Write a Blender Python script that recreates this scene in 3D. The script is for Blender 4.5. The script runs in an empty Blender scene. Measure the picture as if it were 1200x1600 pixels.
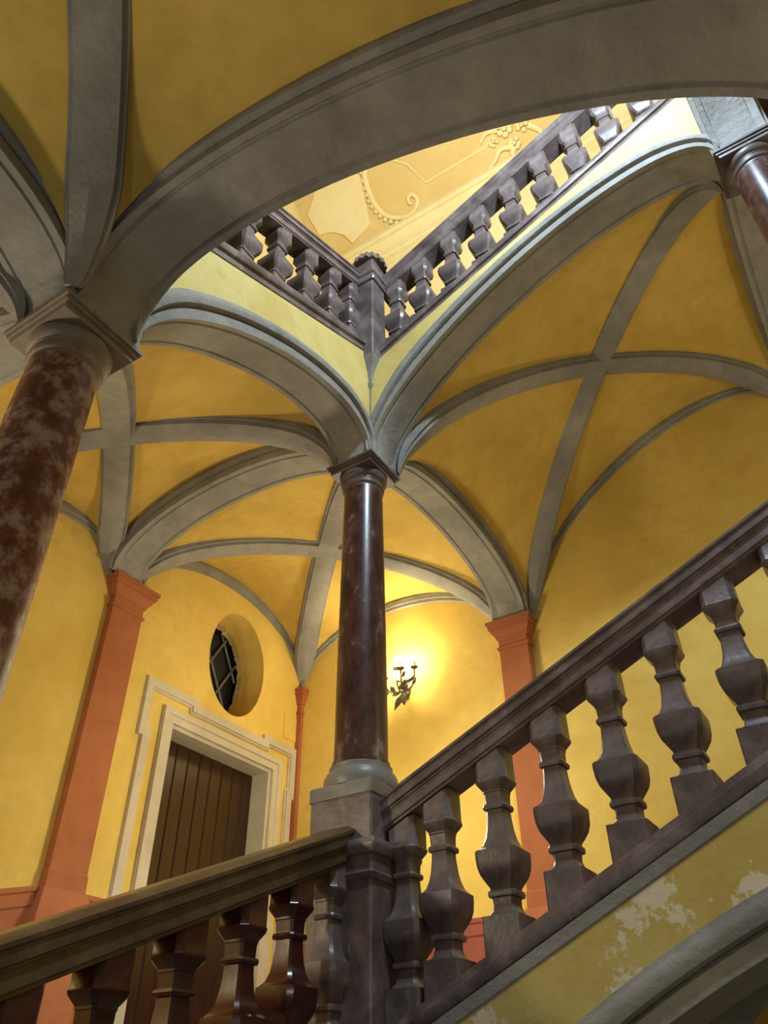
import bpy, bmesh, math, random
from mathutils import Vector, Matrix
random.seed(7)
K = 0.55                      # metres per survey unit (one unit = 0.55 m)
C = bpy.context.scene.collection
S = bpy.context.scene

# ------------------------------------------------------------------ camera
FPX = 1202.0
Rw = ((0.84293607, 0.34016246, -0.41683124),
      (0.5379244, -0.51874443, 0.66448594),
      (-0.00980429, 0.78434286, 0.62025008))       # world axes seen from the camera
cam_d = bpy.data.cameras.new('camera'); cam = bpy.data.objects.new('camera', cam_d); C.objects.link(cam)
cam_d.sensor_fit = 'VERTICAL'; cam_d.sensor_height = 24.0; cam_d.lens = FPX / 1600 * 24.0
cam_d.clip_start = 0.02; cam_d.clip_end = 100
rt = Vector([r[0] for r in Rw]).normalized(); fw = Vector([r[2] for r in Rw]).normalized(); up = rt.cross(fw).normalized()
m = Matrix((( rt.x, up.x, -fw.x, 0), (rt.y, up.y, -fw.y, 0), (rt.z, up.z, -fw.z, 0), (0, 0, 0, 1)))
cam.matrix_world = m
S.camera = cam

# ------------------------------------------------------------------ light
S.view_settings.view_transform = 'Standard'; S.view_settings.look = 'None'
S.view_settings.gamma = 1.0; S.view_settings.exposure = -0.12; S.view_settings.use_curve_mapping = False
w = bpy.data.worlds.new('world'); S.world = w; w.use_nodes = True
bg = w.node_tree.nodes['Background']; bg.inputs[0].default_value = (0.62, 0.60, 0.52, 1); bg.inputs[1].default_value = 0.17

def lamp(name, kind, loc, power, col, size=0.1, target=None, shape=None, size_y=None, spot=None, blend=0.5):
    d = bpy.data.lights.new(name, kind); d.energy = power; d.color = col
    if kind == 'AREA':
        d.size = size
        if size_y: d.shape = 'RECTANGLE'; d.size_y = size_y
    else: d.shadow_soft_size = size
    if kind == 'SPOT': d.spot_size = math.radians(spot); d.spot_blend = blend
    o = bpy.data.objects.new(name, d); C.objects.link(o); o.location = Vector(loc) * K
    if target is not None:
        o.rotation_euler = (Vector(target) - Vector(loc)).to_track_quat('-Z', 'Y').to_euler()
    return o
# unseen cool light high in the open well, placed to brighten the arch faces
lamp('well_cool_light', 'POINT', (0.55, 2.55, 10.1), 540, (0.62, 0.80, 1.0), 0.12)
lamp('corner_landing_fill', 'POINT', (-5.0, 7.4, 3.2), 84, (1.0, 0.88, 0.62), 0.15)  # added fill without a fixture, brightens the corner bay beyond the sconce
# added unseen lights that brighten the upper storey ceiling and walls
lamp('upper_cove_fill', 'AREA', (-1.5, 4.0, 14.2), 130, (1.0, 0.92, 0.78), 1.6, (-3.5, 8.5, 19.5))
lamp('upper_hall_fill_lamp', 'POINT', (3.2, 7.5, 13.0), 60, (1.0, 0.90, 0.74), 0.3)
# unseen lights on the flights out of frame, warm and cool
lamp('lower_flight_lamp', 'POINT', (-6.0, 0.9, 2.2), 78, (1.0, 0.86, 0.62), 0.12)
lamp('near_flight_fill', 'POINT', (3.4, -0.8, 0.6), 26, (0.95, 0.94, 0.9), 0.2)  # added neutral fill for the near bay
lamp('near_landing_lamp', 'POINT', (-3.3, -2.0, 0.8), 26, (0.70, 0.86, 1.0), 0.2)
lamp('right_flight_fill', 'POINT', (4.2, 7.8, 4.6), 46, (0.93, 0.97, 1.0), 0.2)  # added fill, cool so the back wall and vault look paler

# ------------------------------------------------------------------ materials
def nt(name):
    mt = bpy.data.materials.new(name); mt.use_nodes = True
    n = mt.node_tree.nodes; l = mt.node_tree.links
    return mt, n, l, n['Principled BSDF']
def rgb(h): 
    f = lambda c: (c / 12.92) if c <= 0.04045 else ((c + 0.055) / 1.055) ** 2.4
    return tuple(f(int(h[i:i + 2], 16) / 255) for i in (0, 2, 4)) + (1,)
def noise(n, l, scale, detail=4, rough=0.55, vec=None, dist=0.0):
    t = n.new('ShaderNodeTexNoise'); t.inputs['Scale'].default_value = scale; t.inputs['Detail'].default_value = detail
    t.inputs['Roughness'].default_value = rough; t.inputs['Distortion'].default_value = dist
    if vec: l.new(vec, t.inputs['Vector'])
    return t
def ramp(n, l, fac, stops):
    r = n.new('ShaderNodeValToRGB'); e = r.color_ramp.elements
    while len(e) < len(stops): e.new(0.5)
    for i, (p, c) in enumerate(stops): e[i].position = p; e[i].color = c
    l.new(fac, r.inputs[0]); return r
def mix(n, l, fac, a, b, mode='MIX'):
    x = n.new('ShaderNodeMix'); x.data_type = 'RGBA'; x.blend_type = mode
    for k, v in ((0, fac), (6, a), (7, b)):
        if hasattr(v, 'links') or isinstance(v, bpy.types.NodeSocket): l.new(v, x.inputs[k])
        else: x.inputs[k].default_value = v
    return x.outputs[2]
def bump(n, l, b, h, st, dist=0.01):
    bp = n.new('ShaderNodeBump'); bp.inputs['Strength'].default_value = st; bp.inputs['Distance'].default_value = dist
    l.new(h, bp.inputs['Height']); l.new(bp.outputs[0], b.inputs['Normal'])
W = (1, 1, 1, 1); BK = (0, 0, 0, 1)
def plaster(name, c1, c2, c3, patch=None, rough=0.85, stretch=None, bs=0.25):
    mt, n, l, b = nt(name)
    tc = n.new('ShaderNodeTexCoord'); mp = n.new('ShaderNodeMapping'); l.new(tc.outputs['Object'], mp.inputs[0])
    if stretch: mp.inputs['Scale'].default_value = stretch
    v = mp.outputs[0]
    a = noise(n, l, 1.1, 5, 0.6, v, 0.4); r1 = ramp(n, l, a.outputs[0], [(0.40, c1), (0.60, c2)])
    f = noise(n, l, 9, 6, 0.65, v); r2 = ramp(n, l, f.outputs[0], [(0.45, BK), (0.75, W)])
    mu = n.new('ShaderNodeMath'); mu.operation = 'MULTIPLY'; mu.inputs[1].default_value = 0.45; l.new(r2.outputs[0], mu.inputs[0])
    col = mix(n, l, mu.outputs[0], r1.outputs[0], c3)
    if patch:
        pc, lo, hi, zmax, xmax = patch
        p = noise(n, l, 4.2, 9, 0.72, v, 0.1)
        pr = ramp(n, l, p.outputs[0], [(lo, BK), (hi, W)])
        col = mix(n, l, pr.outputs[0], col, pc)
    l.new(col, b.inputs['Base Color']); b.inputs['Roughness'].default_value = rough
    g = noise(n, l, 20, 7, 0.65, v); bump(n, l, b, g.outputs[0], bs, 0.012)
    return mt
def stone(name, cols, scale=3.0, rough=0.3, stretch=(1, 1, 1), vein=None, bs=0.3, coat=0.0, pits=False, dist=0.5):
    mt, n, l, b = nt(name)
    tc = n.new('ShaderNodeTexCoord'); mp = n.new('ShaderNodeMapping'); l.new(tc.outputs['Object'], mp.inputs[0])
    mp.inputs['Scale'].default_value = stretch; v = mp.outputs[0]
    a = noise(n, l, scale, 9, 0.66, v, dist)
    r = ramp(n, l, a.outputs[0], cols); col = r.outputs[0]
    if vein:
        vo = noise(n, l, scale * 1.7, 6, 0.6, v, 1.0)
        vr = ramp(n, l, vo.outputs[0], [(0.485, BK), (0.5, W), (0.515, BK)])
        mu = n.new('ShaderNodeMath'); mu.operation = 'MULTIPLY'; mu.inputs[1].default_value = 0.16; l.new(vr.outputs[0], mu.inputs[0])
        col = mix(n, l, mu.outputs[0], col, vein)
    h = noise(n, l, 40, 4, 0.6, v).outputs[0]
    if pits:
        vp = n.new('ShaderNodeTexVoronoi'); vp.inputs['Scale'].default_value = 16; l.new(v, vp.inputs['Vector'])
        pr = ramp(n, l, vp.outputs['Distance'], [(0.10, BK), (0.2, W)])
        h = mix(n, l, 0.6, h, pr.outputs[0], 'MULTIPLY')
    l.new(col, b.inputs['Base Color']); b.inputs['Roughness'].default_value = rough
    if coat: b.inputs['Coat Weight'].default_value = coat; b.inputs['Coat Roughness'].default_value = 0.12
    bump(n, l, b, h, bs, 0.004)
    return mt
M_YEL = plaster('yellow_plaster', rgb('d2b153'), rgb('e0c266'), rgb('c2a045'))
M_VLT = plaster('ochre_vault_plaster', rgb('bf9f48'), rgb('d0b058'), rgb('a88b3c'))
M_SPD = plaster('faded_yellow_plaster', rgb('c3ab5c'), rgb('cdb96e'), rgb('ae9440'), patch=(rgb('ddd2b2'), 0.535, 0.555, 0, 0))
M_SPL = plaster('clean_faded_yellow_plaster', rgb('cdb566'), rgb('d9c57c'), rgb('b8a055'))
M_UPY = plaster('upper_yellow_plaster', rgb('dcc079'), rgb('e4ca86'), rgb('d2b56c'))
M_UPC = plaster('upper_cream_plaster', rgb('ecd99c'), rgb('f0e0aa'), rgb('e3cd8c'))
M_GRY = plaster('grey_stucco', rgb('807e78'), rgb('99968e'), rgb('65635d'), stretch=(1, 1, 1), bs=0.9)
M_CRM = plaster('pale_stone', rgb('b8ad94'), rgb('cabfa6'), rgb('a3987f'))
M_TER = plaster('terracotta_paint', rgb('9c5a34'), rgb('a9663e'), rgb('8a4f2c'))
M_RED = plaster('red_dado_paint', rgb('904a38'), rgb('9d5543'), rgb('823f2e'))
M_BAL = stone('brown_grey_limestone', [(0.32, rgb('443b38')), (0.5, rgb('685a57')), (0.68, rgb('8c7e7b'))], 5, 0.36, vein=rgb('8d8280'), bs=0.35, pits=True)
M_BAR = stone('dark_red_marble', [(0.3, rgb('220c09')), (0.55, rgb('431b13')), (0.75, rgb('5a2a1d'))], 5.0, 0.24, bs=0.1, coat=0.25)
M_RAL = stone('worn_brown_marble', [(0.3, rgb('30261e')), (0.5, rgb('53432f')), (0.72, rgb('766345'))], 2.4, 0.33, vein=rgb('8c7a58'))
M_COL = stone('dark_red_column_marble', [(0.38, rgb('2c1917')), (0.50, rgb('4a2c29')), (0.57, rgb('4e3531')), (0.66, rgb('7d6c69'))], 13.0, 0.3, stretch=(1, 1, 0.5), bs=0.1, coat=0.15, dist=0.2)
M_CO0 = stone('mottled_red_column_marble', [(0.40, rgb('54291f')), (0.49, rgb('6e4034')), (0.53, rgb('84675a')), (0.62, rgb('978578'))], 15, 0.42, stretch=(1, 1, 0.85), bs=0.25, dist=0.15)
M_CAP = stone('brown_capital_stone', [(0.3, rgb('3f3531')), (0.7, rgb('6d625b'))], 4.0, 0.42)
M_CP0 = stone('grey_brown_capital_stone', [(0.3, rgb('625648')), (0.7, rgb('8b7e6c'))], 4.0, 0.5)
M_BAS = stone('grey_base_stone', [(0.3, rgb('6b6864')), (0.7, rgb('98958f'))], 4.0, 0.4)
M_FLR = stone('floor_stone', [(0.3, rgb('5d554c')), (0.7, rgb('857b6e'))], 2.0, 0.45)
M_DRK = stone('black_iron', [(0.3, rgb('16130f')), (0.7, rgb('2c261d'))], 6, 0.45)
M_BAR2 = stone('grey_iron_bar', [(0.3, rgb('565650')), (0.7, rgb('74746c'))], 6, 0.5)
M_RUB = plaster('broken_plaster', rgb('8c7440'), rgb('b9a06a'), rgb('5c4a2a'), bs=1.0)
def wood():
    mt, n, l, b = nt('dark_brown_wood')
    tc = n.new('ShaderNodeTexCoord'); mp = n.new('ShaderNodeMapping'); l.new(tc.outputs['Object'], mp.inputs[0])
    mp.inputs['Scale'].default_value = (6, 6, 0.6)
    a = noise(n, l, 5, 6, 0.6, mp.outputs[0], 0.5)
    r = ramp(n, l, a.outputs[0], [(0.3, rgb('26150a')), (0.7, rgb('371f10'))])
    l.new(r.outputs[0], b.inputs['Base Color']); b.inputs['Roughness'].default_value = 0.32; bump(n, l, b, a.outputs[0], 0.15, 0.003)
    return mt
M_WOD = wood()
def simple(name, col, rough=0.5, metal=0, emit=None, es=0):
    mt, n, l, b = nt(name); b.inputs['Roughness'].default_value = rough; b.inputs['Metallic'].default_value = metal
    t = noise(n, l, 12, 3); r = ramp(n, l, t.outputs[0], [(0.3, tuple(c * 0.85 for c in col[:3]) + (1,)), (0.7, col)])
    l.new(r.outputs[0], b.inputs['Base Color'])
    if emit: b.inputs['Emission Color'].default_value = emit; b.inputs['Emission Strength'].default_value = es
    return mt
M_BRS = simple('bronze', rgb('6e6450'), 0.35, 0.6)
M_CDL = simple('ivory_candle_sleeve', rgb('e9dfc0'), 0.5)
M_BLB = simple('lit_bulb', rgb('fff4d8'), 0.3, 0, (1.0, 0.93, 0.72, 1), 60)
M_NGT = simple('dark_glass', rgb('060607'), 0.6)
M_BLK = simple('brass_lock', rgb('8a7648'), 0.35, 0.7)

# ------------------------------------------------------------------ helpers
def obj(name, bm, mat, parent=None, smooth=35, loc=None):
    """link one mesh object; bmesh is in survey units, scaled to metres here"""
    bmesh.ops.recalc_face_normals(bm, faces=bm.faces[:])
    me = bpy.data.meshes.new(name)
    for v in bm.verts: v.co *= K
    bm.to_mesh(me); bm.free()
    for mt in (mat if isinstance(mat, (list, tuple)) else [mat]): me.materials.append(mt)
    if smooth: me.shade_smooth(); me.set_sharp_from_angle(angle=math.radians(smooth))
    o = bpy.data.objects.new(name, me); C.objects.link(o)
    if parent: o.parent = parent
    if loc: o.location = Vector(loc) * K
    return o
def thing(name, label, cat, loc=(0, 0, 0), group=None):
    o = bpy.data.objects.new(name, None); C.objects.link(o); o.location = Vector(loc) * K
    o.empty_display_size = 0.1
    return tag(o, label, cat, group)
def tag(o, label, cat, group=None):
    o['label'] = label; o['category'] = cat
    if group: o['group'] = group
    return o
def struct(name, bm, mat, label=None, smooth=35):
    o = obj(name, bm, mat, None, smooth); o['kind'] = 'structure'
    if label: o['label'] = label
    return o
def B(): return bmesh.new()
def box(bm, x0, x1, y0, y1, z0, z1):
    v = [bm.verts.new((x, y, z)) for z in (z0, z1) for (x, y) in ((x0, y0), (x1, y0), (x1, y1), (x0, y1))]
    for f in ((0, 1, 2, 3), (4, 5, 6, 7), (0, 1, 5, 4), (1, 2, 6, 5), (2, 3, 7, 6), (3, 0, 4, 7)): bm.faces.new([v[i] for i in f])
def loft(bm, rings, closed=True, cap=True):
    R = [[bm.verts.new(p) for p in r] for r in rings]; n = len(R[0])
    for a, b in zip(R, R[1:]):
        for i in range(n if closed else n - 1):
            j = (i + 1) % n; bm.faces.new((a[i], a[j], b[j], b[i]))
    if cap and closed: bm.faces.new(R[0]); bm.faces.new(R[-1])
    return R
def rect_rings(bm, x0, x1, y0, y1, lv, bev=0.0):
    rings = []
    for z, e in lv:
        a, b, c, d = x0 - e, x1 + e, y0 - e, y1 + e; k = bev
        if k: rings.append([(a + k, c, z), (b - k, c, z), (b, c + k, z), (b, d - k, z), (b - k, d, z), (a + k, d, z), (a, d - k, z), (a, c + k, z)])
        else: rings.append([(a, c, z), (b, c, z), (b, d, z), (a, d, z)])
    loft(bm, rings)
def lathe(bm, prof, cx=0, cy=0, n=48):
    loft(bm, [[(cx + r * math.cos(2 * math.pi * i / n), cy + r * math.sin(2 * math.pi * i / n), z) for i in range(n)] for r, z in prof])
def tube(bm, pts, rad, n=8):
    pts = [Vector(p) for p in pts]; rings = []
    rad = rad if isinstance(rad, (list, tuple)) else [rad] * len(pts)
    for i, p in enumerate(pts):
        t = (pts[min(i + 1, len(pts) - 1)] - pts[max(i - 1, 0)]).normalized()
        a = t.cross(Vector((0, 0, 1)));
        if a.length < 1e-3: a = t.cross(Vector((1, 0, 0)))
        a.normalize(); b = t.cross(a)
        rings.append([p + (a * math.cos(2 * math.pi * k / n) + b * math.sin(2 * math.pi * k / n)) * rad[i] for k in range(n)])
    loft(bm, rings)
def prism(bm, prof, A, Bp, side):
    """profile (t, h) swept in a straight line from A to Bp with upright ends; t runs along 'side'"""
    A = Vector(A); Bp = Vector(Bp); s = Vector(side)
    loft(bm, [[P + s * t + Vector((0, 0, h)) for t, h in prof] for P in (A, Bp)])
def sell(u, p=2.15): return max(0.0, 1 - abs(u) ** p) ** (1 / p)
def curve2(a0, a1, z0, z1, h, n=48, e=0.94):
    """rampant half ellipse as (a, z) points"""
    out = []
    for i in range(n + 1):
        th = math.pi * (1 - i / n); u = math.cos(th)
        s = math.sin(th)
        out.append((a0 + (a1 - a0) * (u + 1) / 2, z0 + (z1 - z0) * (u + 1) / 2 + h * s ** e))
    return out
def normals(cv):
    ns = []
    for i in range(len(cv)):
        a = cv[max(i - 1, 0)]; b = cv[min(i + 1, len(cv) - 1)]
        dx, dz = b[0] - a[0], b[1] - a[1]
        if i == 0: dx, dz = 0.0, 1.0
        if i == len(cv) - 1: dx, dz = 0.0, -1.0
        L = math.hypot(dx, dz); ns.append((-dz / L, dx / L))
    return ns
def taper(cv, i):
    """arch mouldings die together on the capital: ring width factor"""
    n = len(cv) - 1; f = min(i, n - i) / n
    return 0.10 + 0.90 * min(1.0, f / 0.24) ** 0.8
def ring_bm(axis, front, back, cv, sect):
    """sweep a closed section (r outward, t 0..1 fraction or absolute) along curve cv"""
    bm = B(); ns = normals(cv); rings = []
    for k_, ((a, z), (na, nz)) in enumerate(zip(cv, ns)):
        row = []; q = taper(cv, k_)
        for r, t in sect:
            r *= q
            aa, zz = a + na * r, z + nz * r
            row.append((aa, t, zz) if axis == 'x' else (t, aa, zz))
        rings.append(row)
    loft(bm, rings); return bm
def sect_arch(f, b, w=0.29, pr=0.05):
    """archivolt moulding on both faces; f = front face coordinate, b = back"""
    d = 1 if b > f else -1
    S_ = lambda t: f + d * t
    T = abs(b - f)
    half = [(0.0, 0.0), (0.10, 0.0), (0.10, 0.025), (0.125, 0.025), (0.125, -0.015), (0.14, -pr * 0.8), (0.18, -pr), (0.22, -pr * 0.95), (0.25, -pr * 0.4), (0.26, -0.01), (w, 0.0), (w, 0.06)]
    front = [(r, S_(t)) for r, t in half]
    bk = [(r, S_(T - t)) for r, t in reversed(half)]
    s = front + bk
    # shallow sunk grooves along the soffit edges
    s += [(0.0, S_(T - 0.05)), (0.018, S_(T - 0.062)), (0.018, S_(T - 0.08)), (0.0, S_(T - 0.09)), (0.0, S_(0.09)), (0.018, S_(0.08)), (0.018, S_(0.062)), (0.0, S_(0.05))]
    return s

ARCHES = []
def arch(label, axis, f, b, a0, a1, z0, z1, h, w=0.29, e=0.94):
    t = thing('masonry_arch', label, 'arch', ((a0 + a1) / 2, (f + b) / 2, min(z0, z1)) if axis == 'x' else ((f + b) / 2, (a0 + a1) / 2, min(z0, z1)))
    cv = curve2(a0, a1, z0, z1, h, e=e)
    bm = ring_bm(axis, f, b, cv, sect_arch(f, b, w))
    o = obj('arch_ring', bm, M_GRY, t, 40); o.location = -t.location; ARCHES.append(t)
    return t, cv
def spandrel(t, axis, f, b, cv, top, mat, w=0.27, ext0=0, ext1=0):
    """yellow wall between the arch ring and the sloping string course; top(a) gives the height"""
    bm = B(); ns = normals(cv); d = 1 if b > f else -1
    f2, b2 = f + d * 0.02, b - d * 0.02
    low = [(a + na * w * taper(cv, i_), z + nz * w * taper(cv, i_)) for i_, ((a, z), (na, nz)) in enumerate(zip(cv, ns))]
    if ext0: low = [(low[0][0] - ext0, low[0][1])] + low
    if ext1: low = low + [(low[-1][0] + ext1, low[-1][1])]
    def P(a, z, tt): return (a, tt, z) if axis == 'x' else (tt, a, z)
    n = len(low); F = []; 
    for tt in (f2, b2):
        F.append([[bm.verts.new(P(a, z, tt)) for a, z in low], [bm.verts.new(P(a, max(top(a), z + 0.002), tt)) for a, z in low]])
    for side in F:
        for i in range(n - 1): bm.faces.new((side[0][i], side[0][i + 1], side[1][i + 1], side[1][i]))
    for k in (0, 1):
        for i in range(n - 1): bm.faces.new((F[0][k][i], F[1][k][i], F[1][k][i + 1], F[0][k][i + 1]))
    for i in (0, n - 1): bm.faces.new((F[0][0][i], F[1][0][i], F[1][1][i], F[0][1][i]))
    o = obj('spandrel_wall', bm, mat, t, 0); o.location = -t.location
    return o

def vault(label, x0, x1, y0, y1, base, hy0, hy1, hx0, hx1, hc, ribs=True, rw=0.15):
    """groin vault web over a rectangular (or rampant) bay with diagonal ribs"""
    N = 40
    def H(u, v):
        au, av = abs(u), abs(v)
        if av >= au:
            wgt = (av - au) / (1 - au + 1e-6); hB = hy1 if v > 0 else hy0
            return max(0, 1 - u * u) ** 0.5 * (hc + (hB - hc) * wgt)
        wgt = (au - av) / (1 - av + 1e-6); hA = hx1 if u > 0 else hx0
        return max(0, 1 - v * v) ** 0.5 * (hc + (hA - hc) * wgt)
    bm = B(); g = []; gt = []
    us = [math.sin(math.pi / 2 * (-1 + 2 * i / N)) for i in range(N + 1)]
    for u in us:
        row = []; rt_ = []
        for v in us:
            x = (x0 + x1) / 2 + u * (x1 - x0) / 2; y = (y0 + y1) / 2 + v * (y1 - y0) / 2
            z = base(x, y) + H(u, v)
            row.append(bm.verts.new((x, y, z))); rt_.append(bm.verts.new((x, y, z + 0.12)))
        g.append(row); gt.append(rt_)
    for i in range(N):
        for j in range(N):
            bm.faces.new((g[i][j], g[i + 1][j], g[i + 1][j + 1], g[i][j + 1]))
            bm.faces.new((gt[i][j], gt[i][j + 1], gt[i + 1][j + 1], gt[i + 1][j]))
    for i in range(N):
        bm.faces.new((g[i][0], g[i + 1][0], gt[i + 1][0], gt[i][0])); bm.faces.new((g[i][N], g[i + 1][N], gt[i + 1][N], gt[i][N]))
        bm.faces.new((g[0][i], g[0][i + 1], gt[0][i + 1], gt[0][i])); bm.faces.new((g[N][i], g[N][i + 1], gt[N][i + 1], gt[N][i]))
    o = struct('ceiling', bm, M_VLT, label, 60)
    if ribs:
        for sx in (1, -1):
            rings = []; L = math.hypot(x1 - x0, y1 - y0)
            dx, dy = (x1 - x0) / L, sx * (y1 - y0) / L; px, py = -dy, dx
            M = 56
            for i in range(M + 1):
                th = math.pi * (1 - i / M); t = math.cos(th) * 0.9995
                x = (x0 + x1) / 2 + t * (x1 - x0) / 2; y = (y0 + y1) / 2 + sx * t * (y1 - y0) / 2
                z = base(x, y) + hc * max(0, 1 - t * t) ** 0.5
                tp = 0.30 + 0.70 * min(1, math.sin(th) / 0.5); tq = 0.15 + 0.85 * min(1, math.sin(th) / 0.4)
                # ridge along the middle, small fillet at either side
                tt = [(-rw - 0.04, 0.08), (-rw - 0.04, -0.035), (-rw, -0.035), (-rw, -0.085), (0, -0.125), (rw, -0.085), (rw, -0.035), (rw + 0.04, -0.035), (rw + 0.04, 0.08)]
                nx = t; # lean: push the rib off the web along the curve's inward normal
                slope = -hc * t / max(0.18, (1 - t * t) ** 0.5) / (L / 2)
                nl = math.hypot(1, slope); ia, iz = slope / nl, -1 / nl
                row = []
                for s_, q in tt:
                    q = -q * tq
                    row.append((x + px * s_ * tp + dx * ia * q, y + py * s_ * tp + dy * ia * q, z + iz * q))
                rings.append(row)
            bb = B(); loft(bb, rings); r = obj('rib', bb, M_GRY, o, 30)
    return o

# ------------------------------------------------------------------ plan and levels
XL, XR = -3.49, 0.83          # well-side faces of the left and right colonnades
YN, YF = 2.20, 5.33           # well-side faces of the near and far colonnades
XW, YW = -7.95, 9.85          # left and back walls
S0, S1, S2, S3 = 4.49, 5.94, 8.02, 9.47
mL = (S1 - 4.58) / (YF - YN); mB = (S2 - S1) / (XR - XL)
bL = lambda x, y: 4.58 + mL * (y - YN)
bB = lambda x, y: S1 + mB * (x - XL)
bN = lambda x, y: S0 - 0.44 * (x - XL)
flat = lambda z: (lambda x, y: z)

# ------------------------------------------------------------------ walls
def holed_wall(plane_x, outer, holes):
    bm = B(); edges = []
    for loop in [outer] + holes:
        vs = [bm.verts.new((plane_x, y, z)) for y, z in loop]
        for i in range(len(vs)): edges.append(bm.edges.new((vs[i], vs[(i + 1) % len(vs)])))
    bmesh.ops.triangle_fill(bm, use_beauty=True, use_dissolve=False, edges=edges)
    return bm
DY0, DY1, DZ0, DZ1 = 7.03, 9.22, 0.02, 4.35
OCY, OCZ, OA, OB_ = 8.20, 5.77, 0.64, 0.87
oval = [(OCY + OA * math.cos(2 * math.pi * i / 48), OCZ + OB_ * math.sin(2 * math.pi * i / 48)) for i in range(48)]
bm = holed_wall(XW, [(-2.4, -5), (YW, -5), (YW, 13), (-2.4, 13)], [[(DY0, DZ0), (DY1, DZ0), (DY1, DZ1), (DY0, DZ1)], oval])
# outer skin to give the wall its thickness
vs = [bm.verts.new((XW - 0.95, y, z)) for y, z in ((-2.4, -5), (YW, -5), (YW, 13), (-2.4, 13))]; bm.faces.new(vs)
struct('wall_left', bm, M_YEL, 'yellow plastered left wall with the door and oval window', 0)
bm = B(); box(bm, XW - 0.62, 5.6, YW, YW + 0.5, -5, 13)
struct('wall_back', bm, M_YEL, 'yellow plastered back wall behind the stair', 0)
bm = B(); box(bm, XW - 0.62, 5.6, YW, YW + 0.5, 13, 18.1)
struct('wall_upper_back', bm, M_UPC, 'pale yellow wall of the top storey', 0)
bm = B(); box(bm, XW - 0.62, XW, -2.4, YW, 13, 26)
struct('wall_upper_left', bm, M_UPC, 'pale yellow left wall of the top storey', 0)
bm = B(); box(bm, 5.2, 5.6, -2.4, YW, -5, 26); struct('wall_right', bm, M_YEL, None, 0)

# door reveal, leaf and frames
bm = B()
for (a, b) in (((DY0, DZ0), (DY0, DZ1)), ((DY0, DZ1), (DY1, DZ1)), ((DY1, DZ1), (DY1, DZ0))):
    v = [bm.verts.new(p) for p in ((XW, a[0], a[1]), (XW, b[0], b[1]), (XW - 0.45, b[0], b[1]), (XW - 0.45, a[0], a[1]))]; bm.faces.new(v)
bmesh.ops.remove_doubles(bm, verts=bm.verts, dist=1e-4)
bmesh.ops.solidify(bm, geom=bm.faces[:], thickness=0.05)
door = thing('door_1', 'dark brown plank door in a pale stone frame', 'door', (XW, (DY0 + DY1) / 2, 0.02)); door['kind'] = 'structure'; del door['category']
def dpart(name, bm, mat, sm=30, par=None):
    o = obj(name, bm, mat, par or door, sm)
    if not par: o.location = -door.location
    return o
dpart('door_reveal', bm, M_CRM, 0)
bm = B(); n = 9; wd = (DY1 - DY0 - 0.04) / n
for i in range(n):
    y = DY0 + 0.02 + i * wd; x = XW - 0.33
    loft(bm, [[(x - 0.08, y, z), (x - 0.02, y, z), (x, y + 0.018, z), (x, y + wd - 0.018, z), (x - 0.02, y + wd, z), (x - 0.08, y + wd, z)] for z in (DZ0, DZ1 - 0.02)])
leaf = dpart('door_leaf', bm, M_WOD, 0)
bm = B(); box(bm, XW - 0.325, XW - 0.30, DY0 + 0.1, DY0 + 0.22, 2.18, 2.38); box(bm, XW - 0.30, XW - 0.25, DY0 + 0.14, DY0 + 0.18, 2.24, 2.28); dpart('door_lock', bm, M_BLK, 0, leaf)
def frame_sweep(path, prof):
    """mitred sweep of profile (inset d outward, projection x) round an inverted U on the wall"""
    bm = B(); rings = []
    for i, (y, z) in enumerate(path):
        def nrm(a, b):
            dy, dz = b[0] - a[0], b[1] - a[1]; L = math.hypot(dy, dz); return (-dz / L, dy / L)
        if i == 0: nn = nrm(path[0], path[1]); k = 1
        elif i == len(path) - 1: nn = nrm(path[-2], path[-1]); k = 1
        else:
            p, q = nrm(path[i - 1], path[i]), nrm(path[i], path[i + 1]); sx, sz = p[0] + q[0], p[1] + q[1]
            L2 = sx * sx + sz * sz; nn = (sx * 2 / L2, sz * 2 / L2)
        rings.append([(XW + pr, y + nn[0] * d, z + nn[1] * d) for d, pr in prof])
    loft(bm, rings); return bm
inner = [(DY0, DZ0), (DY0, DZ1), (DY1, DZ1), (DY1, DZ0)]
bm = frame_sweep(inner, [(0, -0.02), (0, 0.05), (0.10, 0.05), (0.11, 0.075), (0.19, 0.075), (0.19, -0.02)])
dpart('door_frame', bm, M_CRM, 0)
e = 0.34; s_ = 0.12
outer = [(DY0 - e, 0.35), (DY0 - e, DZ1 - 0.28), (DY0 - e - s_, DZ1 - 0.28), (DY0 - e - s_, DZ1 + e), (DY0 + 0.12, DZ1 + e), (DY0 + 0.12, DZ1 + e - 0.09), (DY1 - 0.12, DZ1 + e - 0.09), (DY1 - 0.12, DZ1 + e), (DY1 + e + 0.06, DZ1 + e), (DY1 + e + 0.06, DZ1 - 0.28), (DY1 + e, DZ1 - 0.28), (DY1 + e, 0.35)]
outer = [(DY0 - e, 0.35), (DY0 - e, 4.17), (DY0 - e - 0.07, 4.17), (DY0 - e - 0.07, 4.69), (DY0 + 0.30, 4.69), (DY0 + 0.30, 4.61), (DY1 - 0.12, 4.61), (DY1 - 0.12, 4.69), (DY1 + e + 0.05, 4.69), (DY1 + e + 0.05, 4.17), (DY1 + e, 4.17), (DY1 + e, 0.35)]
bm = frame_sweep(outer, [(0, -0.02), (0, 0.03), (0.03, 0.03), (0.03, 0.055), (0.15, 0.055), (0.16, -0.02)])
dpart('outer_moulding', bm, M_CRM, 0)

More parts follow.
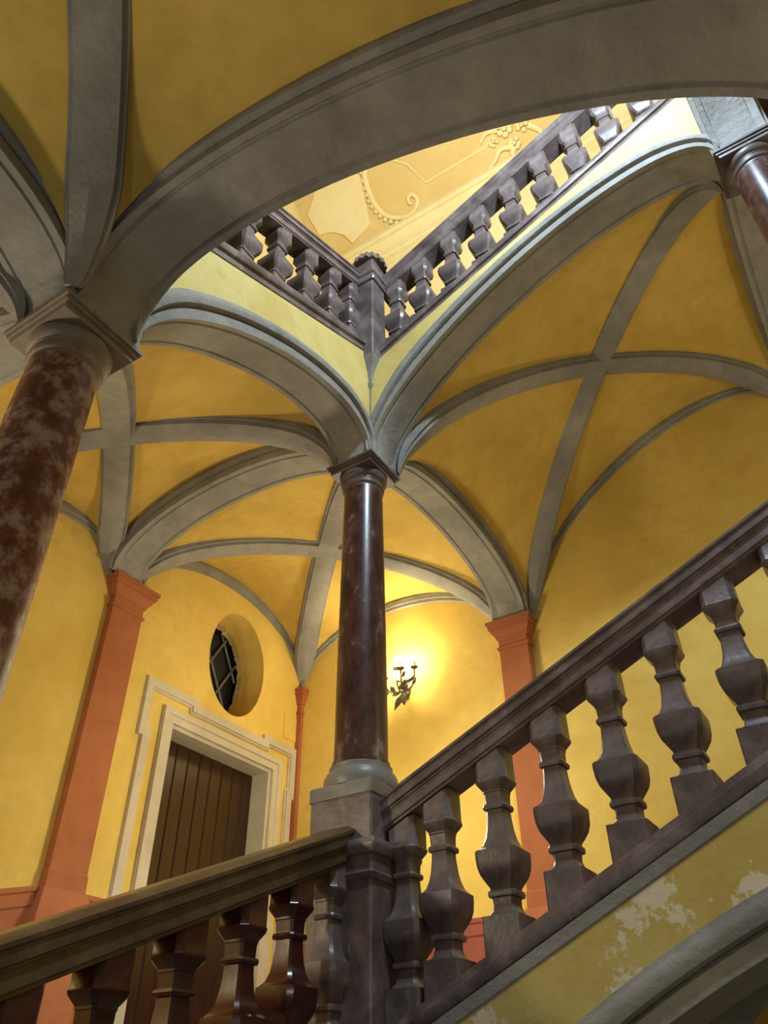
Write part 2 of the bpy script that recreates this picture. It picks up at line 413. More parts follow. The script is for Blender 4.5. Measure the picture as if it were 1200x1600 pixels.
# oval window
win = thing('window_1', 'oval window recess with a dark barred opening above the door', 'window', (XW, OCY, OCZ)); win['kind'] = 'structure'; del win['category']
def wpart(name, bm, mat, sm=40):
    o = obj(name, bm, mat, win, sm); o.location = -win.location; return o
bm = B(); loft(bm, [[(XW - dpt, OCY + (y - OCY) * k, OCZ + (z - OCZ) * k) for y, z in oval] for dpt, k in ((0.0, 1), (0.58, 1), (0.58, 1.06), (0.02, 1.06), (0.0, 1))], cap=False)
wpart('window_reveal', bm, M_YEL)
bm = B(); rs = []; rnd = random.Random(3); jit = [0.03 * math.sin(i * 0.41) * math.sin(i * 0.17 + 1) + rnd.uniform(-0.018, 0.018) for i in range(96)]
ov2 = [(OCY + OA * math.cos(2 * math.pi * i / 96), OCZ + OB_ * math.sin(2 * math.pi * i / 96)) for i in range(96)]
for dpt, k in ((0.50, 1.01), (0.48, 0.97), (0.56, 0.93), (0.60, 1.01)):
    rs.append([(XW - dpt + jit[(i * 7) % 96] * 0.5, OCY + (y - OCY) * (k + jit[i] * (k < 1)), OCZ + (z - OCZ) * (k + jit[i] * (k < 1))) for i, (y, z) in enumerate(ov2)])
loft(bm, rs, cap=False); wpart('broken_plaster_edge', bm, M_RUB, 0)
bm = B(); box(bm, XW - 0.80, XW - 0.66, OCY - 0.9, OCY + 0.9, OCZ - 1.1, OCZ + 1.1); wpart('pane', bm, M_NGT, 0)
bm = B(); X0 = XW - 0.61
for k in range(-4, 5):
    for sg in (1, -1):
        pts = []
        for q in range(41):
            yy = OCY - OA + 2 * OA * q / 40; zz = OCZ + sg * (yy - OCY) * 1.7 + k * 0.85 + 0.25
            if ((yy - OCY) / OA) ** 2 + ((zz - OCZ) / OB_) ** 2 < 1: pts.append((X0 + 0.01 * sg, yy, zz))
        if len(pts) > 2: tube(bm, [pts[0], pts[-1]], 0.022, 6)
wpart('window_bars', bm, M_BAR2, 0)
# thin raised plaster plaques on the left wall
for (y0, y1, z0, z1, lb) in ((4.15, 4.62, 5.95, 6.30, 'shallow painted panel on the wall left of the terracotta pilaster'), (9.45, 9.80, 4.98, 5.38, 'small square painted panel beside the corner pilaster')):
    bm = B(); box(bm, XW, XW + 0.012, y0, y1, z0, z1); tag(obj('wall_panel', bm, M_YEL, None, 0), lb, 'panel')

# dados: terracotta band at the foot of the walls
def dado(name, A, Bp, side, mat, h=1.0):
    bm = B(); prism(bm, [(0, -h), (0.05, -h), (0.05, -0.16), (0.065, -0.14), (0.065, -0.02), (0.08, 0.0), (0.08, 0.05), (0, 0.05)], A, Bp, side)
    return struct(name, bm, mat, None, 0)
dado('baseboard_left', (XW, 5.52, 1.95), (XW, -2.4, -0.2 + 0.1), (1, 0, 0), M_TER, 1.9)
dado('baseboard_left.001', (XW, 6.1, 1.97), (XW, 6.62, 1.97), (1, 0, 0), M_TER, 1.95)
dado('baseboard_back', (XW, YW, 1.95), (-4.1, YW, 1.95), (0, -1, 0), M_RED, 1.95)
dado('baseboard_back.001', (-3.5, YW, 1.75), (0.9, YW, 3.70), (0, -1, 0), M_RED, 1.95)

# ------------------------------------------------------------------ pilasters
def pilaster(label, x0, x1, y0, y1, zt, zb, ke=0.72):
    t = thing('pilaster', label, 'pilaster', ((x0 + x1) / 2, (y0 + y1) / 2, zb))
    def p(name, lv):
        bm = B(); rect_rings(bm, x0, x1, y0, y1, [(z_, e_ * ke) for z_, e_ in lv]); o = obj(name, bm, M_TER, t, 25); o.location = -t.location; return o
    p('shaft', [(zb + 2.2, 0), (zt - 0.42, 0)])
    p('capital', [(zt - 0.44, 0), (zt - 0.44, 0.03), (zt - 0.40, 0.035), (zt - 0.39, 0.0), (zt - 0.28, 0.0), (zt - 0.27, 0.035), (zt - 0.24, 0.04), (zt - 0.19, 0.09), (zt - 0.15, 0.115), (zt - 0.12, 0.12), (zt - 0.12, 0.15), (zt - 0.05, 0.16), (zt - 0.05, 0.185), (zt, 0.19)])
    p('base', [(zb, 0.13), (zb + 1.73, 0.13), (zb + 1.78, 0.10), (zb + 1.95, 0.07), (zb + 1.99, 0.05), (zb + 2.0, 0.02), (zb + 2.18, 0.015), (zb + 2.2, 0.0)])
    return t
pilaster('terracotta pilaster on the left wall, left of the door', XW + 0.001, -7.84, 5.59, 6.10, S1, 0.0)
pilaster('terracotta pilaster on the back wall behind the stair balustrade', -4.05, -3.60, 9.66, YW - 0.001, S1, 0.0)
# narrow corner pilaster
pilaster('slim terracotta corner pilaster behind the tall centre column', XW + 0.001, -7.86, 9.77, YW - 0.001, S1 - 0.02, 0.0, 0.5)

# ------------------------------------------------------------------ columns
def column(label, cx, cy, ztop, zb, s, r0, r1, mshaft, mcap, mped, base_mat=None, ped_bottom=-2.2, band=None):
    t = thing('column', label, 'column', (cx, cy, ped_bottom))
    def p(name, bm, mat, sm=30):
        o = obj(name, bm, mat, t, sm); o.location = -t.location; return o
    h = s / 2; k = s / 0.62
    bm = B(); rect_rings(bm, cx - h, cx + h, cy - h, cy + h, [(ztop, 0), (ztop - 0.035 * k, 0), (ztop - 0.035 * k, -0.015 * k), (ztop - 0.065 * k, -0.02 * k), (ztop - 0.065 * k, -0.035 * k), (ztop - 0.11 * k, -0.04 * k)])
    p('abacus', bm, mcap)
    bm = B(); z = ztop - 0.11 * k; q = r1
    lathe(bm, [(q * rr_, z - zz_ * k) for rr_, zz_ in ((1.19, 0), (1.24, 0.02), (1.245, 0.045), (1.21, 0.075), (1.13, 0.10), (1.08, 0.105), (1.08, 0.12), (1.05, 0.125), (1.04, 0.145), (1.07, 0.15), (1.10, 0.165), (1.10, 0.185), (1.06, 0.20), (1.01, 0.205), (1.0, 0.23))], cx, cy, 64)
    p('capital', bm, mcap, 40)
    zt = z - 0.22 * k; zs = zb + 0.20
    bm = B(); prof = []
    for i in range(25):
        f = i / 24; rr = r0 + (r1 - r0) * f ** 1.4
        prof.append((rr, zs + (zt - zs) * f))
    prof = [(r0 * 1.06, zs), (r0 * 1.06, zs + 0.04)] + [(r, z_ + (0.05 if i == 0 else 0)) for i, (r, z_) in enumerate(prof)]
    lathe(bm, prof, cx, cy, 64); p('shaft', bm, mshaft, 40)
    bm = B(); lathe(bm, [(r0 * 1.28, zb), (r0 * 1.33, zb + 0.05), (r0 * 1.33, zb + 0.09), (r0 * 1.25, zb + 0.13), (r0 * 1.15, zb + 0.14), (r0 * 1.12, zb + 0.16), (r0 * 1.15, zb + 0.19), (r0 * 1.08, zb + 0.205)], cx, cy, 64)
    p('base', bm, base_mat or M_BAS, 40)
    bm = B(); rect_rings(bm, cx - 0.32, cx + 0.32, cy - 0.32, cy + 0.32, [(zb - 0.12, 0), (zb - 0.015, 0), (zb, -0.015)], 0.012); p('plinth', bm, M_BAS)
    bm = B(); lv = [(ped_bottom, 0.0)]
    if band: lv += [(band - 0.30, 0.0), (band - 0.30, 0.02), (band - 0.26, 0.035), (band - 0.24, 0.02), (band - 0.13, 0.02), (band - 0.12, 0.05), (band - 0.07, 0.07), (band - 0.05, 0.07), (band - 0.01, 0.05), (band, 0.0)]
    lv += [(zb - 0.12, 0.0)]
    rect_rings(bm, cx - 0.31, cx + 0.31, cy - 0.31, cy + 0.31, lv, 0.015); p('pedestal', bm, mped)
    return t
CX, CY = -3.80, 5.62
column('tall dark red marble column in the centre, on a grey stone pedestal', CX, CY, S1, 2.24, 0.62, 0.246, 0.217, M_COL, M_CAP, M_BAL, None, -1.5, 1.76)
column('mottled red marble column at the left edge, nearest the viewer', -3.83, 1.88, S0, 0.79, 0.685, 0.268, 0.236, M_CO0, M_CP0, M_BAL, None, -1.5)
column('pale veined column at the upper right edge under the bright arch', 1.14, 5.62, S2, 4.32, 0.62, 0.246, 0.217, M_COL, M_CAP, M_BAL, None, 2.0)
column('marble column of the upper right flight outside the picture', 1.14, 1.88, S3, 5.77, 0.62, 0.246, 0.217, M_COL, M_CAP, M_BAL, None, 4.6)
column('marble column by the near flight outside the picture', 1.14, 1.88, 2.57, -1.13, 0.62, 0.246, 0.217, M_COL, M_CAP, M_BAL, None, -3.6)

# ------------------------------------------------------------------ arches of the well
wL = (-4.09, -3.49)
t, cv = arch('rampant arch from the left column up to the centre column, facing the well', 'y', XL - 0.05, -4.05, YN - 0.03, YF + 0.03, 4.55, S1, 0.86)
ST1 = lambda y: 7.55 + 0.447 * (y - 5.16)          # foot of the upper left string course
spandrel(t, 'y', XL - 0.05, -4.05, cv, ST1, M_SPL, ext0=0.0, ext1=0.3)
t, cv = arch('large bright rampant arch climbing right from the centre column', 'x', YF + 0.04, 5.88, XL - 0.04, XR + 0.04, S1, S2, 1.08)
ST2 = lambda x: 7.57 + 0.476 * (x + 3.29)
spandrel(t, 'x', YF + 0.04, 5.88, cv, ST2, M_SPL, ext0=0.3, ext1=0.3)
t, cv = arch('arch springing from the upper right column towards the viewer', 'y', XR + 0.05, 1.39, YN, YF + 0.03, S3, S2, 0.86)
spandrel(t, 'y', XR + 0.05, 1.39, cv, lambda y: 9.6 - 0.447 * (y - 5.3), M_SPL, ext0=0.3, ext1=0.0)
t, cv = arch('huge dark grey arch sweeping across the top of the picture', 'x', 1.60, 2.17, XL - 0.04, XR + 0.04, S0, 2.6, 1.39, 0.33, 0.84)
spandrel(t, 'x', 1.60, 2.17, cv, lambda x: 6.5 - 0.44 * (x + 3.3), M_SPL)
t, cv = arch('lower arch under the right flight with a flaking plaster wall above', 'x', YF, 5.93, XL, XR, S1 - 7.3, S2 - 7.3, 0.80)
ST2L = lambda x: 0.34 + 0.462 * (x + 3.29)
spandrel(t, 'x', YF, 5.93, cv, ST2L, M_SPD, ext0=0.3, ext1=0.3)
bm = B(); prism(bm, [(0, 0.04), (0, -0.07), (-0.035, -0.07), (-0.05, -0.045), (-0.05, 0.04)], (XL, YF + 0.06, ST2L(XL)), (1.1, YF + 0.06, ST2L(1.1)), (0, 1, 0)); obj('painted_strip', bm, M_GRY, t, 0).location = -t.location
# inner cross arches
t, cv = arch('grey arch from the centre column back to the left wall pilaster', 'x', 5.38, 5.88, -7.74, -4.05, S1, S1, 0.76)
t, cv = arch('pale grey arch from the centre column to the back wall pilaster', 'y', XL - 0.05, -4.05, 5.87, 9.58, S1, S1, 0.74)
t, cv = arch('light grey arch springing towards the viewer at the left edge', 'y', XL - 0.04, -4.11, -2.3, 1.60, S0, S0, 0.86)
t, cv = arch('shadowed grey arch behind the left column to the left wall', 'x', 1.60, 2.17, -7.9, -4.12, S0, S0, 0.78)
t, cv = arch('grey arch behind the upper right column to the back wall', 'y', XR + 0.05, 1.39, 5.87, YW, S2, S2, 0.78)
# springers: solid masonry over each capital
for (x0, x1, y0, y1, z0, z1, nm) in ((-4.06, -3.545, 5.375, 5.89, S1, 7.3, 'a'), (-4.12, -3.54, 1.605, 2.17, S0, 6.0, 'b'), (0.875, 1.40, 5.375, 5.89, S2, 9.3, 'c'), (0.86, 1.42, 1.605, 2.165, 2.57, 4.6, 'd')):
    bm = B(); box(bm, x0, x1, y0, y1, z0, z1); ta = ARCHES[{'a': 1, 'b': 3, 'c': 2, 'd': 3}[nm]]; obj('springer', bm, M_GRY, ta, 0).location = -ta.location

# lunette trims on walls
def wall_trim(n, axis, plane, d, a0, a1, z0, z1, h, w=0.15):
    cv = curve2(a0, a1, z0, z1, h)
    bm = ring_bm(axis, plane, plane + d, cv, [(0, plane), (0, plane + d), (w * 0.35, plane + d), (w * 0.4, plane + d * 1.4), (w, plane + d * 1.4), (w, plane)])
    return struct('trim_%d' % n, bm, M_GRY, None, 40)
wall_trim(1, 'y', XW, 0.05, 6.05, 9.80, S1, S1, 1.06)
wall_trim(2, 'y', XW, 0.05, 2.25, 5.45, 4.58, S1, 0.95)
wall_trim(3, 'x', YW, -0.05, -7.88, -4.13, S1, S1, 0.98)
wall_trim(4, 'x', YW, -0.05, XL, XR, S1, S2, 1.36)
wall_trim(5, 'y', XW, 0.05, -2.3, 1.55, S0, S0, 0.95)

# ------------------------------------------------------------------ vaults
vault('yellow groin vault over the corner landing', XW, -4.07, 5.91, YW, flat(S1), 1.00, 1.16, 1.24, 0.98, 1.14)
vault('yellow rampant vault over the left flight', XW, -4.07, 2.18, 5.40, bL, 1.0, 0.98, 1.12, 1.10, 1.02)
vault('ochre rampant vault over the right flight', XL - 0.02, XR + 0.02, 5.91, YW, bB, 1.30, 1.54, 0.98, 1.0, 1.50)
vault('brown vault over the near flight above the viewer', XL - 0.02, XR + 0.02, -2.4, 1.57, bN, 1.4, 1.68, 1.12, 1.12, 1.75)
vault('dim vault over the near left landing', XW, -4.09, -2.4, 1.60, flat(S0), 1.1, 1.02, 1.1, 1.1, 1.2)
vault('vault over the landing behind the upper right column', 1.41, 5.2, 5.91, YW, flat(S2), 1.0, 1.1, 1.0, 1.1, 1.2)
vault('vault of the storey below under the right flight', XL - 0.02, XR + 0.02, 5.91, YW, lambda x, y: bB(x, y) - 7.3, 1.04, 1.2, 0.9, 0.9, 1.2, ribs=True)

# ------------------------------------------------------------------ balustrades
def baluster_bm(H, slope, axis, k=1.0):
    """square vase baluster with chamfered edges; end blocks sheared to the slope"""
    bm = B()
    f = [ # (fraction from the top, half width, chamfer, shear weight)
        (0.000, .128, .30, 1), (0.125, .128, .30, 0), (0.135, .134, .30, 0), (0.15, .130, .30, 0), (0.19, .088, .25, 0), (0.20, .088, .25, 0), (0.205, .082, .22, 0),
        (0.255, .078, .2, 0), (0.265, .078, .2, 0), (0.268, .092, .2, 0), (0.28, .097, .2, 0), (0.295, .092, .2, 0), (0.298, .074, .2, 0),
        (0.34, .076, .2, 0), (0.40, .084, .2, 0), (0.45, .097, .2, 0), (0.49, .118, .2, 0), (0.515, .150, .2, 0), (0.52, .165, .2, 0), (0.545, .166, .2, 0),
        (0.60, .160, .2, 0), (0.64, .145, .2, 0), (0.675, .118, .2, 0), (0.70, .096, .2, 0), (0.715, .090, .2, 0), (0.72, .105, .2, 0), (0.735, .109, .2, 0), (0.75, .105, .2, 0), (0.755, .084, .2, 0),
        (0.79, .080, .2, 0), (0.82, .092, .2, 0), (0.84, .112, .15, 0), (0.845, .146, .08, 0), (1.0, .146, .08, 1)]
    rings = []
    for fr, a, c, sh in f:
        a *= k; q = a * c; z = H * (1 - fr)
        pts = [(a - q, -a), (a, -a + q), (a, a - q), (a - q, a), (-a + q, a), (-a, a - q), (-a, -a + q), (-a + q, -a)]
        rings.append([(x, y, z + (slope * (x if axis == 'x' else y) if sh else 0)) for x, y in pts])
    loft(bm, rings); return bm
RAILP = [(-0.135, -0.29), (-0.135, -0.27), (-0.15, -0.26), (-0.15, -0.17), (-0.16, -0.165), (-0.16, -0.15), (-0.18, -0.14), (-0.18, -0.07), (-0.195, -0.06), (-0.195, -0.035), (-0.18, -0.03), (-0.13, 0.0)]
RAILP = RAILP + [(-a, b) for a, b in reversed(RAILP)]
STRP = [(-0.20, -0.25), (-0.20, -0.16), (-0.225, -0.15), (-0.235, -0.12), (-0.235, -0.07), (-0.21, -0.05), (-0.20, 0.0)]
STRP = STRP + [(-a, b) for a, b in reversed(STRP)]
def balustrade(label, axis, c, rail, string, a0, a1, pos, mats, rail_ext=(0, 0), half=(), railp=RAILP, strw=1.0, zrail=0.29, engaged=None):
    """rail(a) = top of the handrail, string(a) = top of the string course, c = centre line"""
    P = (lambda a, z, t=0: (a, c + t, z)) if axis == 'x' else (lambda a, z, t=0: (c + t, a, z))
    side = (0, 1, 0) if axis == 'x' else (1, 0, 0)
    mid = (a0 + a1) / 2
    t = thing('stair_balustrade', label, 'balustrade', P(a0, string(a0)))
    def part(name, bm, mat):
        o = obj(name, bm, mat, t, 30); o.location = -t.location; return o
    bm = B(); ra, rb = a0 + rail_ext[0], a1 + rail_ext[1]; prism(bm, railp, P(ra, rail(ra)), P(rb, rail(rb)), side); part('handrail', bm, mats[1])
    bm = B(); prism(bm, [(x * strw, z) for x, z in STRP], P(a0, string(a0)), P(a1, string(a1)), side); part('string_course', bm, mats[2])
    slope = (rail(a1) - rail(a0)) / (a1 - a0); sl2 = (string(a1) - string(a0)) / (a1 - a0)
    a = pos[0]; H = rail(mid) - zrail - string(mid)
    first = None
    for a in pos:
        if first is None:
            first = obj('baluster', baluster_bm(H + 0.01, (slope + sl2) / 2, axis, 1.0), mats[0], t, 30); o = first
        else:
            o = first.copy(); C.objects.link(o); o.parent = t
        if engaged and a == pos[0]:
            o.data = o.data.copy(); o.data.materials[0] = engaged; o['label'] = 'grey brown baluster set against the pedestal'
            first = None
        o.location = (Vector(P(a, string(a) - 0.005)) ) * K - t.location
    return t
# right flight, in front
BY = 5.63
rail2 = lambda x: 2.13 + 0.452 * (x + 3.48)
str2 = lambda x: 0.62 + 0.462 * (x + 3.17)
balustrade('brown stone balustrade climbing right from the centre pedestal', 'x', BY, rail2, str2, -3.49, 1.2,
           [-3.35 + 0.0, -3.02, -2.52, -2.02, -1.52, -1.02, -0.52, -0.02, 0.48], (M_BAL, M_BAL, M_BAL))
# left flight
BX = -3.84
rail1 = lambda y: 1.79 + 0.415 * (y - 5.1)
str1 = lambda y: 0.22 + 0.415 * (y - 5.1)
balustrade('balustrade with dark red balusters climbing from lower left to the centre pedestal', 'y', BX, rail1, str1, 2.2, 5.31,
           [5.27, 4.80, 4.30, 3.76, 3.22, 2.68], (M_BAR, M_RAL, M_RAL), engaged=M_BAL)
# upper left
rail3 = lambda y: 9.37 + 0.445 * (y - 5.33)
str3 = lambda y: 7.83 + 0.447 * (y - 5.16)
balustrade('upper left stone balustrade above the arch, seen from below', 'y', -3.80, rail3, str3, 1.9, 5.35,
           [5.22, 4.78, 4.28, 3.76, 3.24, 2.72, 2.2], (M_BAL, M_BAL, M_BAL), strw=1.2)
rail4 = lambda x: 9.40 + 0.49 * (x + 3.4)
str4 = lambda x: 7.84 + 0.476 * (x + 3.29)
balustrade('upper right stone balustrade climbing above the bright arch', 'x', 5.68, rail4, str4, -3.5, 1.5,
           [-3.3, -2.89, -2.42, -1.95, -1.47, -0.99, -0.51, -0.03, 0.45], (M_BAL, M_BAL, M_BAL), strw=1.3)
# upper corner newel with pendant and fluted cap
t = thing('newel_post', 'square stone newel with fluted cap where the upper balustrades meet', 'newel', (-3.585, 5.405, 6.98))
def np(name, bm, mat, sm=30):
    o = obj(name, bm, mat, t, sm); o.location = -t.location; return o
nx0, nx1, ny0, ny1 = -3.74, -3.43, 5.25, 5.56
bm = B(); rect_rings(bm, nx0, nx1, ny0, ny1, [(7.50, 0.01), (7.60, 0.01), (9.02, 0.0), (9.03, 0.025), (9.07, 0.035), (9.08, 0.015), (9.15, 0.02), (9.17, 0.045), (9.23, 0.05), (9.24, 0.0), (9.52, 0.0)], 0.02); np('post', bm, M_BAL)
bm = B(); rect_rings(bm, nx0, nx1, ny0, ny1, [(6.98, -0.145), (7.03, -0.10), (7.09, -0.085), (7.12, -0.115), (7.17, -0.10), (7.24, -0.085), (7.42, -0.02), (7.46, 0.0), (7.5, 0.01)], 0.0); np('pendant', bm, M_GRY)
bm = B(); ncx, ncy = (nx0 + nx1) / 2, (ny0 + ny1) / 2; rings = []
for i in range(10):
    th = i / 9 * math.pi / 2; rr = 0.235 * math.cos(th) ** 0.8 + 0.01; z = 9.52 + 0.26 * math.sin(th)
    rings.append([(ncx + rr * (1 + 0.06 * math.cos(16 * a)) * math.cos(a), ncy + rr * (1 + 0.06 * math.cos(16 * a)) * math.sin(a), z) for a in [2 * math.pi * k / 128 for k in range(128)]])
loft(bm, rings); np('fluted_cap', bm, M_BAL, 50)

# ------------------------------------------------------------------ floors and steps
def flight(name, axis, a0, a1, z0, z1, c0, c1, n, base):
    bm = B()
    for i in range(n):
        p0 = a0 + (a1 - a0) * i / n; p1 = a0 + (a1 - a0) * (i + 1) / n; z = z0 + (z1 - z0) * (i + 1) / n
        lo, hi = min(p0, p1), max(p0, p1); zb = z - base
        if axis == 'x': box(bm, lo, hi, c0, c1, zb, z)
        else: box(bm, c0, c1, lo, hi, zb, z)
    return struct('floor', bm, M_FLR, name, 0)
bm = B(); box(bm, XW, -3.49, 5.3, YW, -0.05, 0.2); struct('floor', bm, M_FLR, 'stone corner landing', 0)
bm = B(); box(bm, XW, -4.11, -2.4, 2.2, -1.7, -1.45); struct('floor', bm, M_FLR, 'stone near landing', 0)
flight('stone steps of the left flight', 'y', 2.2, 5.3, -1.45, 0.0, XW, -4.11, 9, 0.3)
flight('stone steps of the right flight', 'x', -3.49, 0.83, 0.2, 2.4, 5.95, YW, 13, 0.14)
flight('stone steps of the near flight', 'x', 0.83, -3.49, -3.53, -1.45, -2.4, 1.55, 13, 0.3)
bm = B(); box(bm, 0.83, 5.2, 5.95, YW, 1.83, 2.08); struct('floor', bm, M_FLR, 'stone right landing', 0)
# upper floors behind the string courses
bm = B(); prism(bm, [(0, -0.2), (3.86, -0.2), (3.86, 0), (0, 0)], (XW + 3.86, 2.2, ST1(2.2) + 0.1), (XW + 3.86, 5.3, ST1(5.3) + 0.1), (-1, 0, 0)); struct('floor', bm, M_FLR, 'upper left flight', 0)
bm = B(); prism(bm, [(0, -0.2), (3.86, -0.16), (3.86, 0), (0, 0)], (-3.49, 5.98, ST2(-3.49) + 0.40), (0.83, 5.98, ST2(0.83) + 0.40), (0, 1, 0)); struct('floor', bm, M_FLR, 'upper right flight', 0)
bm = B(); box(bm, XW, -3.9, 5.7, YW, 7.4, 7.6); struct('floor', bm, M_FLR, 'upper corner landing', 0)
bm = B(); box(bm, 1.43, 5.2, 2.2, YW, 9.6, 9.8); struct('floor', bm, M_FLR, 'upper right landing', 0)

# ------------------------------------------------------------------ top storey ceiling, cornice and stucco
def cove(x, y, off=0.0):
    """point on the 45 degree cove of the top ceiling, off = height off its surface"""
    return Vector((x, y - off * 0.7071, 27.95 - y - off * 0.7071))
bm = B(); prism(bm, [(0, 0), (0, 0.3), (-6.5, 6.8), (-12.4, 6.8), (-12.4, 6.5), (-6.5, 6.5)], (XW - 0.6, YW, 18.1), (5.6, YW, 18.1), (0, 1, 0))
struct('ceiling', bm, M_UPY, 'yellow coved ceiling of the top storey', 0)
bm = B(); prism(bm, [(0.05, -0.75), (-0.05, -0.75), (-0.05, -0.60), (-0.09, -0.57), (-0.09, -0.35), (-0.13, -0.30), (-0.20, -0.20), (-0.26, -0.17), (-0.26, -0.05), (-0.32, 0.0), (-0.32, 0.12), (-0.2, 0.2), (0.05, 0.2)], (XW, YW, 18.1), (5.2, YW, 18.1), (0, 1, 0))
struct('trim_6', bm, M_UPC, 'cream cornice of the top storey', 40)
def plate(pts, off, mat, name, label, cat):
    bm = B(); loft(bm, [[cove(x, y, o_) for x, y in pts] for o_ in (-0.02, off * 0.6)] + [[cove(sum(p[0] for p in pts) / len(pts) + (x - sum(p[0] for p in pts) / len(pts)) * 0.985, sum(p[1] for p in pts) / len(pts) + (y - sum(p[1] for p in pts) / len(pts)) * 0.985, off) for x, y in pts]])
    return stp(name, bm, 0)
stc = thing('stucco_decoration', 'cream stucco panel, scroll, frame and flowers on the coved ceiling of the top storey', 'stucco decoration', (-4.6, 9.2, 18.75))
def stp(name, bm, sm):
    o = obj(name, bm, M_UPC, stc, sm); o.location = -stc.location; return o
plate([(-7.73, 8.62), (-7.4, 8.41), (-6.9, 8.0), (-5.95, 8.0), (-5.95, 8.61), (-6.20, 9.38), (-6.45, 9.44), (-6.85, 9.52), (-6.98, 9.30), (-7.25, 9.14), (-7.63, 9.06)], 0.05, M_UPC, 'ceiling_panel', 'cream shaped panel on the ceiling cove at the left', 'stucco panel')
# C scroll with scalloped back
def smooth_path(pts, n=8):
    out = []
    for i in range(len(pts) - 1):
        p0 = pts[max(i - 1, 0)]; p1 = pts[i]; p2 = pts[i + 1]; p3 = pts[min(i + 2, len(pts) - 1)]
        for k in range(n):
            t = k / n
            out.append(tuple(0.5 * ((2 * p1[j]) + (-p0[j] + p2[j]) * t + (2 * p0[j] - 5 * p1[j] + 4 * p2[j] - p3[j]) * t * t + (-p0[j] + 3 * p1[j] - 3 * p2[j] + p3[j]) * t ** 3) for j in range(2)))
    return out + [pts[-1]]
sc = smooth_path([(-5.55, 8.2), (-5.80, 8.5), (-5.88, 8.85), (-5.86, 9.12), (-5.70, 9.38), (-5.40, 9.55), (-5.08, 9.60), (-4.85, 9.52), (-4.78, 9.40), (-4.86, 9.30), (-4.98, 9.32), (-5.0, 9.41), (-4.93, 9.44)])
bm = B(); L = len(sc)
tube(bm, [cove(x, y, 0.03) for x, y in sc], [0.085 * (1 - 0.5 * i / L) for i in range(L)], 8)
tube(bm, [cove(x + 0.10 * math.cos(i * 0.1), y - 0.02, 0.02) for i, (x, y) in enumerate(sc[:50])], 0.03, 6)
for i in range(2, 56, 3):
    x, y = sc[i]; x2, y2 = sc[i + 1]; dx, dy = x2 - x, y2 - y; q = math.hypot(dx, dy) or 1
    ox, oy = (-dy / q) * -0.09, (dx / q) * -0.09
    c0 = cove(x - ox * -1.0 * -1, y - oy * -1.0 * -1, 0.03)
    bmesh.ops.create_icosphere(bm, subdivisions=1, radius=0.07, matrix=Matrix.Translation(c0))
stp('scroll', bm, 50)
bm = B(); fr = [(-5.0, 8.15), (-4.95, 8.6), (-4.68, 8.78), (-4.41, 9.24), (-2.70, 9.24), (-2.4, 9.1)]
tube(bm, [cove(x, y, 0.01) for x, y in fr], 0.035, 6)
stp('frame_line', bm, 50)
bm = B(); rnd = random.Random(5)
for (cx_, cy_, R_) in ((-2.15, 9.15, 0.16), (-1.75, 9.25, 0.13), (-2.05, 9.45, 0.13), (-2.5, 9.25, 0.10), (-1.5, 9.1, 0.13), (-1.85, 8.95, 0.12)):
    for k in range(6):
        a = k * math.pi / 3 + rnd.random(); p = cove(cx_ + math.cos(a) * R_ * 0.8, cy_ + math.sin(a) * R_ * 0.6, 0.05)
        bmesh.ops.create_icosphere(bm, subdivisions=2, radius=R_ * 0.5, matrix=Matrix.Translation(p))
    bmesh.ops.create_icosphere(bm, subdivisions=2, radius=R_ * 0.4, matrix=Matrix.Translation(cove(cx_, cy_, 0.1)))
for path in ([(-2.1, 9.5), (-2.4, 9.42), (-2.65, 9.55), (-2.85, 9.62)], [(-2.1, 9.5), (-2.2, 9.62), (-2.1, 9.75), (-1.9, 9.7)], [(-1.6, 9.3), (-1.4, 9.5), (-1.5, 9.65), (-1.7, 9.6)], [(-2.3, 9.1), (-2.6, 9.05), (-2.8, 9.15)]):
    sp = smooth_path(path, 6); tube(bm, [cove(x, y, 0.04) for x, y in sp], [0.075 * (1 - 0.8 * i / len(sp)) + 0.01 for i in range(len(sp))], 8)
stp('flower_cluster', bm, 60)

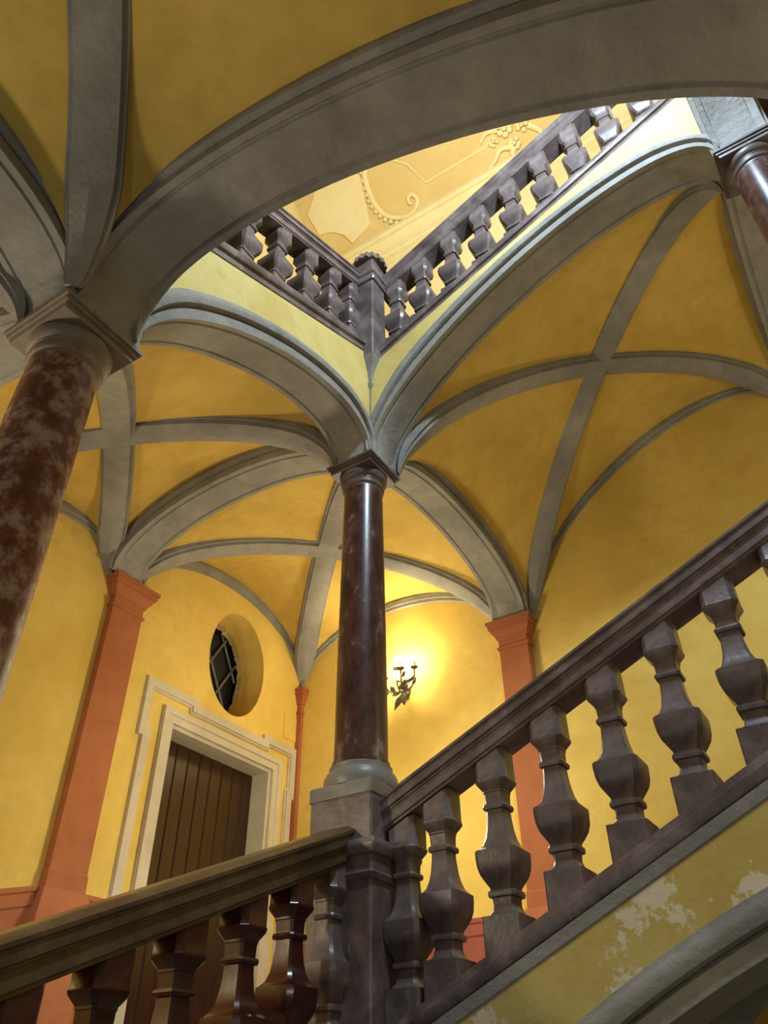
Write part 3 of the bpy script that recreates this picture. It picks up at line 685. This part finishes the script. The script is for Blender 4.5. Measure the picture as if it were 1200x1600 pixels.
# ------------------------------------------------------------------ wall sconce
SX, SY, SZ = -5.80, YW, 5.52
t = thing('wall_sconce', 'bronze leafy wall sconce with lit candle bulbs on the corner back wall', 'sconce', (SX, SY, SZ))
def sp_(name, bm, mat, sm=50, par=None):
    o = obj(name, bm, mat, par or t, sm)
    if not par: o.location = -t.location
    return o
bm = B()
loft(bm, [[(SX + r * 0.09 * math.cos(a), SY - d, SZ - 0.12 + r * 0.16 * math.sin(a)) for a in [2 * math.pi * k / 20 for k in range(20)]] for r, d in ((1, 0), (1, 0.03), (0.6, 0.06), (0.2, 0.09))])
sp_('wall_plate', bm, M_BRS)
def leaf_bm(bm, p, d, L, wd):
    p = Vector(p); d = Vector(d).normalized(); s = d.cross(Vector((0, 1, 0.2))).normalized(); nrm = d.cross(s)
    top = []; 
    rows = []
    for i in range(7):
        f = i / 6; ww = wd * math.sin(math.pi * min(1, f * 0.93 + 0.07)) ; c = p + d * L * f + nrm * (0.06 * L * math.sin(f * 3))
        rows.append([c - s * ww, c + nrm * 0.012, c + s * ww, c - nrm * 0.004])
    loft(bm, rows)
for (dx, dy, hz_) in ((-0.22, 0.24, 0.14), (0.12, 0.30, 0.20), (0.30, 0.18, 0.22), (-0.05, 0.16, 0.30)):
    bm = B(); pts = []
    for i in range(17):
        f = i / 16; pts.append((SX + dx * math.sin(f * math.pi / 2) , SY - 0.06 - dy * math.sin(f * math.pi / 2), SZ - 0.14 - 0.10 * math.sin(f * math.pi) + hz_ * f ** 2))
    tube(bm, pts, 0.014, 8); e = Vector(pts[-1])
    arm = sp_('arm', bm, M_BRS)
    bm = B(); lathe(bm, [(0.012, e.z - 0.02), (0.05, e.z), (0.062, e.z + 0.02), (0.055, e.z + 0.025), (0.02, e.z + 0.015)], e.x, e.y, 16); o = sp_('candle_cup', bm, M_BRS)
    bm = B(); lathe(bm, [(0.02, e.z + 0.015), (0.02, e.z + 0.12)], e.x, e.y, 12); sp_('candle_sleeve', bm, M_CDL)
    bm = B(); lathe(bm, [(0.012, e.z + 0.12), (0.03, e.z + 0.15), (0.032, e.z + 0.17), (0.018, e.z + 0.21), (0.004, e.z + 0.24)], e.x, e.y, 12); sp_('bulb', bm, M_BLB)
    lamp('sconce_light', 'POINT', (e.x, e.y, e.z + 0.18), 36, (1.0, 0.86, 0.56), 0.02)
    for q in range(3):
        bm = B(); a = random.uniform(0, 6.28); pp = Vector(pts[5 + 4 * q]); leaf_bm(bm, pp, (math.cos(a), -0.3, math.sin(a) * 0.9), random.uniform(0.13, 0.20), 0.042); sp_('leaf', bm, M_BRS, 30)
for (d, L) in (((-0.5, -0.2, -1), 0.26), ((0.15, -0.2, -1), 0.20), ((0.6, -0.2, -0.8), 0.16)):
    bm = B(); leaf_bm(bm, (SX, SY - 0.08, SZ - 0.20), d, L * 1.25, 0.06); sp_('leaf', bm, M_BRS, 30)
